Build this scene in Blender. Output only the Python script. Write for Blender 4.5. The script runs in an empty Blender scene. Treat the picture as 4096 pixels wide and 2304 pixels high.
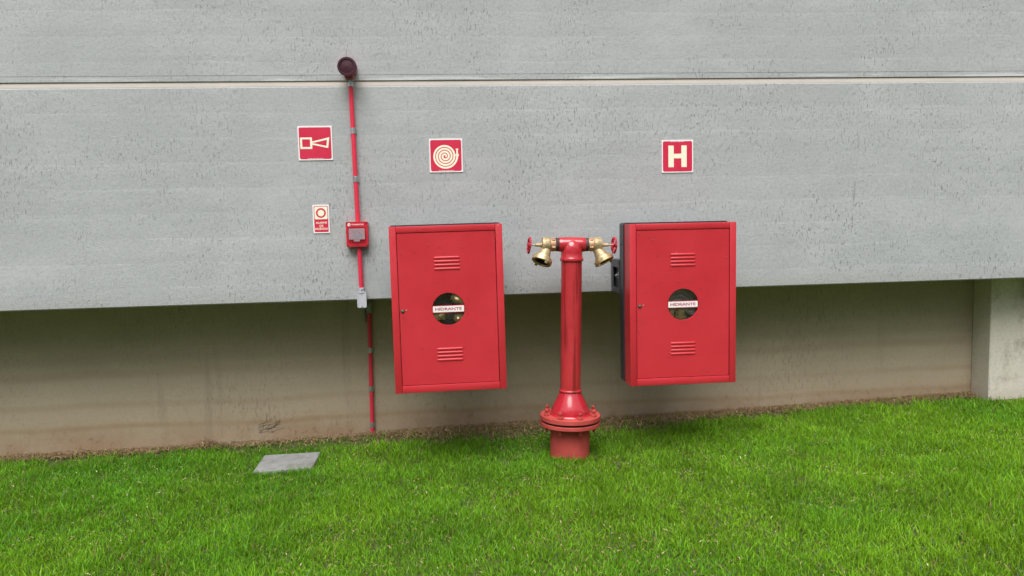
import bpy, bmesh, math, random
import numpy as np
from mathutils import Vector, Matrix

random.seed(7)
rng = np.random.default_rng(11)
scene = bpy.context.scene
COL = scene.collection
R = math.radians

# ------------------------------------------------------------------ camera
cam_d = bpy.data.cameras.new('camera')
cam = bpy.data.objects.new('camera', cam_d)
COL.objects.link(cam)
scene.camera = cam
cam_d.sensor_fit = 'HORIZONTAL'
cam_d.sensor_width = 36.0
cam_d.lens = 3150.9 / 4096 * 36.0
cam_d.clip_start = 0.05
cam_d.clip_end = 1000
yaw, pitch, roll = 0.0958, 0.0887, -0.0234
cy, sy = math.cos(yaw), math.sin(yaw)
fw = Vector((sy * math.cos(pitch), cy * math.cos(pitch), -math.sin(pitch)))
r0 = Vector((cy, -sy, 0.0))
u0 = r0.cross(fw)
c_, s_ = math.cos(roll), math.sin(roll)
rr = c_ * r0 + s_ * u0
uu = c_ * u0 - s_ * r0
M = Matrix((rr, uu, -fw)).transposed().to_4x4()
M.translation = Vector((0.0, -4.8034, 1.46))
cam.matrix_world = M

# ------------------------------------------------------------------ sky, sun, exposure
SUN_EL, SUN_AZ = R(60), R(194)
world = bpy.data.worlds.new('World')
scene.world = world
world.use_nodes = True
wn = world.node_tree
wn.nodes.clear()
w_out = wn.nodes.new('ShaderNodeOutputWorld')
w_bg = wn.nodes.new('ShaderNodeBackground')
w_hs = wn.nodes.new('ShaderNodeHueSaturation')
w_sky = wn.nodes.new('ShaderNodeTexSky')
w_sky.sky_type = 'NISHITA'
w_sky.sun_disc = False
w_sky.sun_elevation = SUN_EL
w_sky.sun_rotation = SUN_AZ
w_sky.air_density = 1.0
w_sky.dust_density = 3.0
w_sky.ozone_density = 1.0
w_hs.inputs['Saturation'].default_value = 0.22
w_bg.inputs['Strength'].default_value = 0.075
wn.links.new(w_sky.outputs[0], w_hs.inputs['Color'])
wn.links.new(w_hs.outputs[0], w_bg.inputs['Color'])
wn.links.new(w_bg.outputs[0], w_out.inputs['Surface'])

sun_d = bpy.data.lights.new('sun', 'SUN')
sun_d.energy = 1.5
sun_d.angle = R(46)
sun_d.color = (1.0, 0.985, 0.96)
sun = bpy.data.objects.new('sun', sun_d)
COL.objects.link(sun)
sdir = Vector((math.sin(SUN_AZ) * math.cos(SUN_EL), math.cos(SUN_AZ) * math.cos(SUN_EL), math.sin(SUN_EL)))
sun.rotation_euler = sdir.to_track_quat('Z', 'Y').to_euler()
sun.location = (0, -3, 8)

scene.view_settings.view_transform = 'Standard'
scene.view_settings.look = 'None'
scene.view_settings.gamma = 1.0
scene.view_settings.use_curve_mapping = False
scene.view_settings.exposure = 1.27


# ------------------------------------------------------------------ material helpers
class NT:
    """small wrapper round a material's node tree"""
    def __init__(self, name):
        self.m = bpy.data.materials.new(name)
        self.m.use_nodes = True
        self.t = self.m.node_tree
        self.t.nodes.clear()
        self.out = self.n('ShaderNodeOutputMaterial')
        self.p = self.n('ShaderNodeBsdfPrincipled')
        self.t.links.new(self.p.outputs[0], self.out.inputs['Surface'])
        self.tc = self.n('ShaderNodeTexCoord')

    def n(self, t):
        return self.t.nodes.new(t)

    def l(self, a, b):
        self.t.links.new(a, b)

    def coord(self, scale=(1, 1, 1), rot=(0, 0, 0)):
        mp = self.n('ShaderNodeMapping')
        mp.inputs['Scale'].default_value = scale
        mp.inputs['Rotation'].default_value = rot
        self.l(self.tc.outputs['Object'], mp.inputs['Vector'])
        return mp.outputs[0]

    def noise(self, scale, detail=3, rough=0.5, vec=None, dist=0.0):
        n = self.n('ShaderNodeTexNoise')
        n.inputs['Scale'].default_value = scale
        n.inputs['Detail'].default_value = detail
        n.inputs['Roughness'].default_value = rough
        n.inputs['Distortion'].default_value = dist
        self.l(vec if vec is not None else self.tc.outputs['Object'], n.inputs['Vector'])
        return n.outputs[0]

    def rng(self, v, a, b, c=0.0, d=1.0, smooth=False):
        m = self.n('ShaderNodeMapRange')
        if smooth:
            m.interpolation_type = 'SMOOTHSTEP'
        m.inputs[1].default_value = a
        m.inputs[2].default_value = b
        m.inputs[3].default_value = c
        m.inputs[4].default_value = d
        self.l(v, m.inputs[0])
        return m.outputs[0]

    def math(self, op, a, b=None):
        m = self.n('ShaderNodeMath')
        m.operation = op
        for i, v in enumerate((a, b)):
            if v is None:
                continue
            if isinstance(v, (int, float)):
                m.inputs[i].default_value = v
            else:
                self.l(v, m.inputs[i])
        return m.outputs[0]

    def mix(self, fac, a, b, mode='MIX'):
        m = self.n('ShaderNodeMix')
        m.data_type = 'RGBA'
        m.blend_type = mode
        for i, v in ((0, fac), (6, a), (7, b)):
            if isinstance(v, (int, float)):
                m.inputs[i].default_value = v
            elif isinstance(v, tuple):
                m.inputs[i].default_value = (v[0], v[1], v[2], 1)
            else:
                self.l(v, m.inputs[i])
        return m.outputs[2]

    def bump(self, h, strength, dist, base=None):
        b = self.n('ShaderNodeBump')
        b.inputs['Strength'].default_value = strength
        b.inputs['Distance'].default_value = dist
        self.l(h, b.inputs['Height'])
        if base is not None:
            self.l(base, b.inputs['Normal'])
        return b.outputs[0]

    def z(self):
        s = self.n('ShaderNodeSeparateXYZ')
        self.l(self.tc.outputs['Object'], s.inputs[0])
        return s.outputs

    def set(self, **k):
        for a, v in k.items():
            s = self.p.inputs[a.replace('_', ' ')]
            if isinstance(v, (int, float)):
                s.default_value = v
            elif isinstance(v, tuple):
                s.default_value = (v[0], v[1], v[2], 1)
            else:
                self.l(v, s)
        return self


def paint(name, col, rough=0.3, var=0.12, coat=0.0, scale=9.0, bump=0.02, spec=0.5, streak=0.0, streakcol=None):
    k = NT(name)
    n1 = k.noise(scale, 4, 0.6)
    n2 = k.noise(scale * 14, 2, 0.5)
    dark = tuple(c * (1 - var) for c in col)
    lite = tuple(min(1, c * (1 + var) + 0.004) for c in col)
    c = k.mix(k.rng(n1, 0.3, 0.7), dark, lite)
    if streak:
        st = k.noise(1.0, 3, 0.6, k.coord((46, 46, 1.6)))
        c = k.mix(k.math('MULTIPLY', k.rng(st, 0.53, 0.60), streak), c, streakcol)
    k.set(Base_Color=c, Roughness=k.rng(n1, 0.2, 0.8, rough * 0.8, rough * 1.25), Normal=k.bump(n2, 0.25, bump * 0.02))
    k.p.inputs['Specular IOR Level'].default_value = spec
    k.p.inputs['Coat Weight'].default_value = coat
    k.p.inputs['Coat Roughness'].default_value = 0.12
    return k.m


def metal(name, col, rough=0.35, var=0.25, scale=40.0, tarnish=None, met=1.0):
    k = NT(name)
    n1 = k.noise(scale, 4, 0.65)
    c = k.mix(k.rng(n1, 0.35, 0.65), tuple(x * (1 - var) for x in col), col)
    if tarnish:
        n3 = k.noise(scale * 0.6, 3, 0.6)
        c = k.mix(k.rng(n3, 0.5, 0.66, 0, 0.75), c, tarnish)
    k.set(Base_Color=c, Metallic=met, Roughness=k.rng(n1, 0.3, 0.7, rough * 0.75, rough * 1.35),
          Normal=k.bump(n1, 0.25, 0.0006))
    return k.m


def concrete(name, base, flecks=0.55, bands=0.6, low=None):
    k = NT(name)
    big = k.noise(0.9, 6, 0.6)
    mid = k.noise(1.0, 5, 0.62, k.coord((2.2, 2.2, 7.0)))
    cloud = k.noise(7.0, 5, 0.65)
    grain = k.noise(140.0, 3, 0.6)
    band = k.noise(1.0, 2, 0.5, k.coord((0.12, 0.12, 6.0)), 0.25)
    line = k.noise(1.0, 3, 0.55, k.coord((0.5, 0.5, 17.0)))
    fl = k.noise(1.0, 2, 0.55, k.coord((105, 105, 26), (0, R(9), 0)), 0.35)
    wf = k.noise(1.0, 2, 0.5, k.coord((26, 26, 120)))
    b = base
    c = k.mix(k.rng(big, 0.3, 0.7), tuple(x * 0.9 for x in b), tuple(x * 1.1 for x in b))
    c = k.mix(k.math('MULTIPLY', k.rng(mid, 0.35, 0.7), 0.45), c, (b[0] * 0.84, b[1] * 0.86, b[2] * 0.88))
    c = k.mix(k.rng(cloud, 0.35, 0.65, 0, 0.5), c, tuple(x * 1.14 for x in b))
    c = k.mix(k.math('MULTIPLY', k.rng(band, 0.42, 0.62), bands * 0.45), c, (b[0] * 1.17, b[1] * 1.16, b[2] * 1.14))
    c = k.mix(k.math('MULTIPLY', k.rng(line, 0.58, 0.68), bands * 0.7), c, tuple(x * 1.22 for x in b))
    # pour lines: a pale broken line every 14.5 cm, the layer under it fading darker
    wz = k.noise(1.0, 3, 0.55, k.coord((0.9, 0.9, 0.9)))
    ph = k.math('ADD', k.math('DIVIDE', k.z()[2], 0.1445), k.math('MULTIPLY', k.math('SUBTRACT', wz, 0.5), 0.45))
    fz = k.math('FRACT', k.math('ADD', ph, 40.38))
    brk = k.noise(1.0, 4, 0.65, k.coord((2.6, 2.6, 6)))
    c = k.mix(k.math('MULTIPLY', k.math('MULTIPLY', k.rng(fz, 0.90, 0.97, 0.0, 0.75, True), k.rng(brk, 0.42, 0.66)), bands), c, tuple(min(x * 1.38, 0.7) for x in b))
    soft = k.noise(1.0, 3, 0.6, k.coord((1.1, 1.1, 2.5)))
    c = k.mix(k.math('MULTIPLY', k.math('MULTIPLY', k.rng(fz, 0.75, 0.0, 0.0, 0.55), k.rng(soft, 0.35, 0.65, 0.25, 1.0)), bands), c, tuple(x * 0.76 for x in b))
    speck = k.noise(48.0, 4, 0.7)
    c = k.mix(k.rng(speck, 0.52, 0.70, 0, 0.6), c, tuple(x * 0.66 for x in b))
    c = k.mix(k.rng(speck, 0.46, 0.30, 0, 0.45), c, tuple(x * 1.22 for x in b))
    c = k.mix(k.rng(grain, 0.35, 0.7, 0, 0.6), c, tuple(x * 0.76 for x in b))
    xs = k.z()
    zz = xs[2]
    patch = k.noise(1.3, 5, 0.62)
    wide = k.noise(1.0, 3, 0.55, k.coord((0.35, 0.35, 3.1)), 0.3)
    c = k.mix(k.math('MULTIPLY', k.rng(wide, 0.36, 0.62), bands * 0.8), (b[0] * 1.12, b[1] * 1.12, b[2] * 1.11), c, 'MULTIPLY') if False else k.mix(k.rng(wide, 0.40, 0.64, 0, bands * 0.55), c, (b[0] * 0.80, b[1] * 0.815, b[2] * 0.83))
    blot2 = k.noise(1.0, 5, 0.68, k.coord((1.5, 1.5, 2.6)))
    c = k.mix(k.rng(blot2, 0.5, 0.72, 0, 0.42), c, (b[0] * 1.2, b[1] * 1.19, b[2] * 1.17))
    c = k.mix(k.rng(blot2, 0.48, 0.30, 0, 0.35), c, (b[0] * 0.80, b[1] * 0.80, b[2] * 0.80))
    fm = k.math('MULTIPLY', k.rng(fl, 0.565, 0.71), k.math('MULTIPLY', k.rng(cloud, 0.3, 0.6, 0.3, 1.0), k.rng(patch, 0.40, 0.62, 0.05, 1.1)))
    pit = k.noise(1.0, 2, 0.5, k.coord((75, 75, 48), (0, R(14), 0)), 0.3)
    c = k.mix(k.rng(pit, 0.62, 0.74, 0, 0.7 * flecks), c, tuple(x * 0.52 for x in b))
    dens = k.rng(zz, 0.98, 1.9, flecks * 1.9, flecks * 1.1)
    c = k.mix(k.math('MULTIPLY', fm, dens), c, tuple(x * 0.42 for x in b))
    c = k.mix(k.math('MULTIPLY', k.rng(wf, 0.70, 0.78), 0.4), c, tuple(min(x * 1.45, 0.75) for x in b))
    if low is None:
        # old hairline run on the right half of the panel, chalky scuffs above the joint
        lx = k.math('SUBTRACT', xs[0], k.math('ADD', 2.557, k.math('MULTIPLY', zz, 0.0667)))
        hl = k.math('MULTIPLY', k.rng(k.math('ABSOLUTE', lx), 0.0025, 0.0075, 1.0, 0.0, True), k.rng(k.math('ABSOLUTE', k.math('SUBTRACT', zz, 1.62)), 0.24, 0.33, 1.0, 0.0))
        hl = k.math('MULTIPLY', hl, k.rng(k.noise(1.0, 3, 0.6, k.coord((0.3, 0.3, 8.0))), 0.40, 0.56))
        c = k.mix(k.math('MULTIPLY', hl, 0.6), c, tuple(x * 0.45 for x in b))
        ck = k.noise(1.0, 3, 0.6, k.coord((1.6, 1.6, 26.0), (0, R(1.5), 0)))
        c = k.mix(k.math('MULTIPLY', k.rng(ck, 0.5, 0.62), k.rng(k.math('ABSOLUTE', k.math('SUBTRACT', zz, 2.297)), 0.006, 0.016, 0.7, 0.0)), c, tuple(min(x * 1.45, 0.75) for x in b))
        ed = k.rng(zz, 0.99, 1.12, 1.0, 0.0, True)
        c = k.mix(k.math('MULTIPLY', ed, k.rng(blot2, 0.38, 0.6, 0.0, 0.45)), c, (b[0] * 0.72, b[1] * 0.68, b[2] * 0.64))
    if low == 'base':
        # splash dirt and rusty water lines near the soil
        wob = k.noise(1.0, 3, 0.6, k.coord((0.7, 0.7, 0.7)))
        zw = k.math('ADD', zz, k.math('MULTIPLY', k.math('SUBTRACT', wob, 0.5), 0.10))
        blot = k.noise(3.0, 5, 0.65)
        c = k.mix(k.math('MULTIPLY', k.rng(zw, 0.10, 0.95, 0.62, 0.12), 1.0), c, (0.40, 0.315, 0.21))
        c = k.mix(k.math('MULTIPLY', k.rng(zw, 0.05, 0.26, 0.8, 0.0, True), k.rng(blot, 0.32, 0.62, 0.1, 1.0)), c, (0.31, 0.20, 0.12))
        mud = k.noise(22.0, 4, 0.7)
        c = k.mix(k.math('MULTIPLY', k.math('MULTIPLY', k.rng(mud, 0.56, 0.64), k.rng(blot, 0.45, 0.62)), k.rng(zw, 0.05, 0.32, 0.6, 0.0)), c, (0.11, 0.075, 0.05))
        for zc, wd, am, cc in ((0.155, 0.030, 0.45, (0.27, 0.17, 0.08)), (0.30, 0.035, 0.30, (0.29, 0.20, 0.11)),
                               (0.50, 0.05, 0.30, (0.27, 0.19, 0.11))):
            d = k.math('ABSOLUTE', k.math('SUBTRACT', zw, zc))
            c = k.mix(k.math('MULTIPLY', k.rng(d, 0.0, wd, am, 0.0, True), k.rng(big, 0.35, 0.6, 0.2, 1.0)), c, cc)
        run = k.noise(1.0, 3, 0.6, k.coord((7, 7, 0.45)))
        c = k.mix(k.rng(run, 0.62, 0.76, 0, 0.28), c, (0.17, 0.13, 0.09))
    if low == 'slab':
        blot = k.noise(9.0, 5, 0.7)
        c = k.mix(k.rng(blot, 0.48, 0.66, 0, 0.55), c, (0.13, 0.12, 0.10))
        c = k.mix(k.rng(blot, 0.44, 0.28, 0, 0.5), c, (0.36, 0.36, 0.35))
    if low == 'pier':
        blot = k.noise(2.6, 5, 0.7)
        c = k.mix(k.rng(blot, 0.52, 0.66, 0, 0.6), c, (0.20, 0.15, 0.11))
        c = k.mix(k.rng(zz, 0.05, 0.2, 0.4, 0.0), c, (0.27, 0.18, 0.12))
    h = k.math('ADD', k.math('MULTIPLY', grain, 0.35), k.math('SUBTRACT', k.math('MULTIPLY', cloud, 0.6), k.math('MULTIPLY', fm, 0.9)))
    h = k.math('ADD', h, k.math('MULTIPLY', speck, 0.6))
    k.set(Base_Color=c, Roughness=0.85, Normal=k.bump(h, 0.6, 0.006))
    k.p.inputs['Specular IOR Level'].default_value = 0.3
    return k.m


MAT = {}
MAT['wall'] = concrete('weathered_concrete', (0.420, 0.432, 0.438))
MAT['base'] = concrete('stained_concrete', (0.47, 0.402, 0.318), flecks=0.28, bands=0.3, low='base')
MAT['pier'] = concrete('pier_concrete', (0.66, 0.61, 0.53), flecks=0.35, bands=0.2, low='pier')
MAT['slab'] = concrete('slab_concrete', (0.26, 0.26, 0.255), flecks=0.3, bands=0.3, low='slab')
MAT['sealant'] = paint('beige_sealant', (0.53, 0.475, 0.43), 0.7, 0.08, scale=3)
MAT['red'] = paint('red_cabinet_paint', (0.52, 0.023, 0.035), 0.36, 0.05, scale=3, spec=0.5)
MAT['red_pipe'] = paint('red_conduit_paint', (0.70, 0.030, 0.070), 0.38, 0.06)
MAT['hyd'] = paint('red_hydrant_paint', (0.44, 0.018, 0.03), 0.16, 0.1, coat=0.5, streak=0.0)
MAT['hyd_pipe'] = paint('red_riser_paint', (0.46, 0.026, 0.034), 0.38, 0.12, coat=0.25, streak=0.8, streakcol=(0.20, 0.010, 0.013))
MAT['hyd_base'] = paint('faded_red_paint', (0.44, 0.062, 0.054), 0.6, 0.16, scale=14, spec=0.35)
MAT['wheel'] = paint('red_wheel_paint', (0.50, 0.016, 0.045), 0.25, 0.15, scale=60)
MAT['dark'] = paint('dark_grey_steel_paint', (0.028, 0.028, 0.033), 0.42, 0.15)
MAT['bracket'] = paint('bracket_grey_paint', (0.05, 0.052, 0.062), 0.45, 0.15)
MAT['black'] = paint('black_rubber', (0.012, 0.011, 0.012), 0.7, 0.2)
MAT['bitumen'] = paint('bitumen_sealing_tape', (0.045, 0.022, 0.025), 0.55, 0.35, scale=60)
MAT['white'] = paint('white_sign_board', (0.80, 0.79, 0.80), 0.4, 0.03)
MAT['sign_red'] = paint('sign_red_print', (0.60, 0.017, 0.062), 0.42, 0.03)
MAT['cream'] = paint('cream_sign_print', (0.86, 0.84, 0.66), 0.45, 0.03)
MAT['plate'] = paint('white_plate', (0.80, 0.78, 0.78), 0.35, 0.03)
MAT['plate_red'] = paint('plate_red_print', (0.45, 0.012, 0.035), 0.4, 0.03)
MAT['maroon'] = paint('maroon_grille_plastic', (0.055, 0.010, 0.022), 0.5, 0.15)
MAT['siren_red'] = paint('siren_red_plastic', (0.40, 0.02, 0.05), 0.4, 0.1)
MAT['alarm_red'] = paint('alarm_red_plastic', (0.52, 0.016, 0.034), 0.33, 0.05)
MAT['alarm_push'] = paint('push_plate_red_plastic', (0.22, 0.015, 0.03), 0.4, 0.1)
MAT['galv'] = metal('galvanised_steel', (0.56, 0.58, 0.60), 0.42, 0.3, 60)
MAT['alu'] = paint('grey_cast_aluminium', (0.46, 0.47, 0.52), 0.4, 0.08)
MAT['fitting'] = paint('grey_fitting', (0.25, 0.27, 0.26), 0.5, 0.1)
MAT['brass'] = metal('brass', (0.74, 0.59, 0.32), 0.42, 0.25, 45, (0.42, 0.30, 0.16), 0.75)
MAT['brass_dull'] = metal('dull_brass', (0.56, 0.44, 0.26), 0.55, 0.3, 60, (0.34, 0.25, 0.14), 0.6)
MAT['copper'] = metal('reddish_bronze', (0.62, 0.36, 0.22), 0.50, 0.3, 70, (0.42, 0.24, 0.14), 0.6)
MAT['steel'] = metal('lock_steel', (0.42, 0.43, 0.44), 0.3, 0.2)
MAT['hose'] = paint('dark_hose_rubber', (0.17, 0.125, 0.145), 0.6, 0.3, scale=40)
MAT['hose_grey'] = paint('grey_hose_canvas', (0.60, 0.57, 0.55), 0.8, 0.25, scale=60)
MAT['inside'] = paint('cabinet_inside_paint', (0.50, 0.42, 0.43), 0.6, 0.1)
MAT['brass_in'] = paint('oxidised_brass', (0.78, 0.60, 0.31), 0.35, 0.2, scale=50)
MAT['root'] = paint('dry_root', (0.14, 0.12, 0.10), 0.9, 0.3, scale=40)

# clear acrylic
k = NT('clear_acrylic')
tr = k.n('ShaderNodeBsdfTransparent')
tr.inputs[0].default_value = (0.93, 0.93, 0.94, 1)
gl = k.n('ShaderNodeBsdfGlossy')
gl.inputs['Roughness'].default_value = 0.06
fr = k.n('ShaderNodeFresnel')
fr.inputs[0].default_value = 1.5
mx = k.n('ShaderNodeMixShader')
k.l(fr.outputs[0], mx.inputs[0]); k.l(tr.outputs[0], mx.inputs[1]); k.l(gl.outputs[0], mx.inputs[2])
k.l(mx.outputs[0], k.out.inputs['Surface'])
MAT['acrylic'] = k.m
# water
k = NT('rain_water')
tr = k.n('ShaderNodeBsdfTransparent')
tr.inputs[0].default_value = (0.97, 0.97, 0.97, 1)
gl = k.n('ShaderNodeBsdfGlossy')
gl.inputs['Roughness'].default_value = 0.04
fr = k.n('ShaderNodeFresnel')
fr.inputs[0].default_value = 1.55
mx = k.n('ShaderNodeMixShader')
k.l(k.rng(fr.outputs[0], 0.0, 1.0, 0.03, 1.0), mx.inputs[0]); k.l(tr.outputs[0], mx.inputs[1]); k.l(gl.outputs[0], mx.inputs[2])
k.l(mx.outputs[0], k.out.inputs['Surface'])
MAT['water'] = k.m

# grass blades: colour per blade in the attribute "tint"
k = NT('grass_blade')
at = k.n('ShaderNodeAttribute')
at.attribute_name = 'tint'
k.set(Base_Color=at.outputs['Color'], Roughness=0.48)
k.p.inputs['Specular IOR Level'].default_value = 0.2
tl = k.n('ShaderNodeBsdfTranslucent')
tcol = k.mix(0.5, at.outputs['Color'], (0.32, 0.48, 0.016), 'MIX')
k.l(tcol, tl.inputs[0])
ms = k.n('ShaderNodeMixShader')
ms.inputs[0].default_value = 0.33
k.l(k.p.outputs[0], ms.inputs[1]); k.l(tl.outputs[0], ms.inputs[2])
k.l(ms.outputs[0], k.out.inputs['Surface'])
MAT['grass'] = k.m
k = NT('dry_thatch')
at = k.n('ShaderNodeAttribute')
at.attribute_name = 'tint'
k.set(Base_Color=at.outputs['Color'], Roughness=0.8)
MAT['thatch'] = k.m
# lawn soil: dark earth and moss-green thatch between the blades
k = NT('lawn_soil')
n1 = k.noise(40, 5, 0.65)
n2 = k.noise(5, 4, 0.6)
c = k.mix(k.rng(n1, 0.35, 0.65), (0.065, 0.060, 0.020), (0.075, 0.140, 0.014))
c = k.mix(k.rng(n2, 0.4, 0.7, 0, 0.5), c, (0.075, 0.055, 0.03))
k.set(Base_Color=c, Roughness=0.95, Normal=k.bump(n1, 0.8, 0.02))
MAT['soil'] = k.m


# ------------------------------------------------------------------ mesh helpers
def box(bm, x0, x1, y0, y1, z0, z1, bev=0.0, seg=1):
    t = bmesh.new()
    bmesh.ops.create_cube(t, size=1.0)
    for v in t.verts:
        v.co = Vector(((x0 + x1) / 2 + v.co.x * (x1 - x0), (y0 + y1) / 2 + v.co.y * (y1 - y0), (z0 + z1) / 2 + v.co.z * (z1 - z0)))
    if bev > 0:
        bmesh.ops.bevel(t, geom=list(t.edges), offset=bev, segments=seg, affect='EDGES', profile=0.5)
    merge(bm, t)


def merge(bm, t, mat=None):
    me = bpy.data.meshes.new('tmp')
    if mat is not None:
        bmesh.ops.transform(t, matrix=mat, verts=t.verts)
    t.to_mesh(me)
    t.free()
    bm.from_mesh(me)
    bpy.data.meshes.remove(me)


def frame_of(axis):
    a = Vector(axis).normalized()
    h = Vector((0, 0, 1)) if abs(a.z) < 0.9 else Vector((1, 0, 0))
    u = a.cross(h).normalized()
    return a, u, a.cross(u).normalized()


def lathe(bm, prof, origin=(0, 0, 0), axis=(0, 0, 1), seg=32, cap=True, wob=None):
    """prof: list of (radius, distance along axis)"""
    a, u, w = frame_of(axis)
    o = Vector(origin)
    rings = []
    for r_, t_ in prof:
        ring = []
        for i in range(seg):
            th = 2 * math.pi * i / seg
            q = r_ * (wob(th) if wob else 1.0)
            ring.append(bm.verts.new(o + a * t_ + u * (q * math.cos(th)) + w * (q * math.sin(th))))
        rings.append(ring)
    for A, B in zip(rings, rings[1:]):
        for i in range(seg):
            j = (i + 1) % seg
            bm.faces.new((A[i], A[j], B[j], B[i]))
    if cap:
        bm.faces.new(list(reversed(rings[0])))
        bm.faces.new(rings[-1])


def rod(bm, p0, p1, r0, r1=None, seg=16, cap=True):
    d = Vector(p1) - Vector(p0)
    lathe(bm, [(r0, 0), (r1 if r1 is not None else r0, d.length)], p0, d, seg, cap)


def tube(bm, pts, rad, seg=8, closed=False):
    pts = [Vector(p) for p in pts]
    n = len(pts)
    rings = []
    for i in range(n):
        if closed:
            d = pts[(i + 1) % n] - pts[i - 1]
        else:
            d = pts[min(i + 1, n - 1)] - pts[max(i - 1, 0)]
        a, u, w = frame_of(d)
        rr_ = rad[i] if isinstance(rad, (list, tuple)) else rad
        rings.append([bm.verts.new(pts[i] + u * rr_ * math.cos(2 * math.pi * q / seg) + w * rr_ * math.sin(2 * math.pi * q / seg)) for q in range(seg)])
    m = n if closed else n - 1
    for i in range(m):
        A, B = rings[i], rings[(i + 1) % n]
        for q in range(seg):
            j = (q + 1) % seg
            bm.faces.new((A[q], A[j], B[j], B[q]))
    if not closed:
        bm.faces.new(list(reversed(rings[0])))
        bm.faces.new(rings[-1])


def prism(bm, poly, y0, y1):
    """polygon in the x-z plane, from y0 (back) to y1 (front, towards -y)"""
    A = [bm.verts.new((x, y0, z)) for x, z in poly]
    B = [bm.verts.new((x, y1, z)) for x, z in poly]
    n = len(poly)
    bm.faces.new(A)
    bm.faces.new(list(reversed(B)))
    for i in range(n):
        j = (i + 1) % n
        bm.faces.new((A[i], B[i], B[j], A[j]))


def ring_prism(bm, outer, inner, y0, y1):
    """band between two loops with the same number of points"""
    n = len(outer)
    vs = [[bm.verts.new((x, y, z)) for x, z in lp] for lp in (outer, inner) for y in (y0, y1)]
    ob, of, ib, inf = vs
    for i in range(n):
        j = (i + 1) % n
        bm.faces.new((of[i], of[j], inf[j], inf[i]))
        bm.faces.new((ob[j], ob[i], ib[i], ib[j]))
        bm.faces.new((ob[i], ob[j], of[j], of[i]))
        bm.faces.new((ib[j], ib[i], inf[i], inf[j]))


def rrect(x0, x1, z0, z1, r, n=5):
    pts = []
    for cx, cz, a0 in ((x1 - r, z1 - r, 0), (x0 + r, z1 - r, 90), (x0 + r, z0 + r, 180), (x1 - r, z0 + r, 270)):
        for i in range(n + 1):
            a = R(a0 + 90 * i / n)
            pts.append((cx + r * math.cos(a), cz + r * math.sin(a)))
    return pts


def obj(name, bm, mat, parent=None, smooth=35):
    me = bpy.data.meshes.new(name)
    bmesh.ops.recalc_face_normals(bm, faces=bm.faces)
    bm.to_mesh(me)
    bm.free()
    me.materials.append(MAT[mat] if isinstance(mat, str) else mat)
    if smooth:
        me.polygons.foreach_set('use_smooth', [True] * len(me.polygons))
        me.set_sharp_from_angle(angle=R(smooth))
    o = bpy.data.objects.new(name, me)
    COL.objects.link(o)
    if parent:
        o.parent = parent
    return o


def thing(name, label, cat, loc=(0, 0, 0), group=None, rot=(0, 0, 0)):
    o = bpy.data.objects.new(name, None)
    o.empty_display_size = 0.1
    COL.objects.link(o)
    o.location = loc
    o.rotation_euler = rot
    o['label'] = label
    o['category'] = cat
    if group:
        o['group'] = group
    return o


def text_bm(s, x0, x1, z0, z1, y0, y1, weight=0.02):
    """letters as solid shapes filling the box x0..x1, z0..z1"""
    cu = bpy.data.curves.new('letters', 'FONT')
    cu.body = s
    cu.size = 1.0
    cu.offset = weight
    cu.resolution_u = 3
    cu.extrude = 0.5
    o = bpy.data.objects.new('letters', cu)
    COL.objects.link(o)
    dg = bpy.context.evaluated_depsgraph_get()
    me = bpy.data.meshes.new_from_object(o.evaluated_get(dg))
    bpy.data.objects.remove(o)
    bpy.data.curves.remove(cu)
    bm = bmesh.new()
    bm.from_mesh(me)
    bpy.data.meshes.remove(me)
    xs = [v.co.x for v in bm.verts]
    ys = [v.co.y for v in bm.verts]
    ax, bx, ay, by = min(xs), max(xs), min(ys), max(ys)
    for v in bm.verts:
        v.co = Vector((x0 + (v.co.x - ax) / (bx - ax) * (x1 - x0), y0 + (v.co.z + 0.5) * (y1 - y0), z0 + (v.co.y - ay) / (by - ay) * (z1 - z0)))
    return bm


def add_bm(bm, other):
    merge(bm, other)


# ------------------------------------------------------------------ the setting: ground
def ground_z(x, y):
    t = np.clip((np.asarray(y, float) + 0.1) / 0.6, 0, 1)
    return 0.018 * np.clip(np.asarray(x, float), -12, 12) + 0.012 + 0.016 * t * t * (3 - 2 * t) + 0.006 * np.sin(np.asarray(x) * 1.7 + np.asarray(y) * 2.3)


def build_ground():
    def axis(inner0, inner1, step, far):
        a = list(np.arange(inner0, inner1 + 1e-6, step))
        ext, d = [], step
        p = inner1
        while p < far:
            d *= 1.7
            p += d
            ext.append(p)
        ext2, d = [], step
        p = inner0
        while p > -far:
            d *= 1.7
            p -= d
            ext2.append(p)
        return np.array(ext2[::-1] + a + ext)
    xs = axis(-6, 7, 0.15, 300)
    ys = axis(-6, 0.9, 0.1, 300)
    X, Y = np.meshgrid(xs, ys)
    Z = ground_z(X, Y)
    V = np.stack([X, Y, Z], -1).reshape(-1, 3)
    nx = len(xs)
    F = [(j * nx + i, j * nx + i + 1, (j + 1) * nx + i + 1, (j + 1) * nx + i) for j in range(len(ys) - 1) for i in range(nx - 1)]
    me = bpy.data.meshes.new('ground')
    me.from_pydata(V.tolist(), [], F)
    me.materials.append(MAT['soil'])
    me.polygons.foreach_set('use_smooth', [True] * len(me.polygons))
    o = bpy.data.objects.new('ground', me)
    COL.objects.link(o)
    o['kind'] = 'structure'
    o['label'] = 'soil of the lawn between the grass blades'


build_ground()

# ------------------------------------------------------------------ walls
WX0, WX1 = -14.0, 16.0
wall = thing('concrete_wall', 'grey concrete wall of two large panels overhanging the recessed base', 'wall')
wall['kind'] = 'structure'
bm = bmesh.new()
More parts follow.
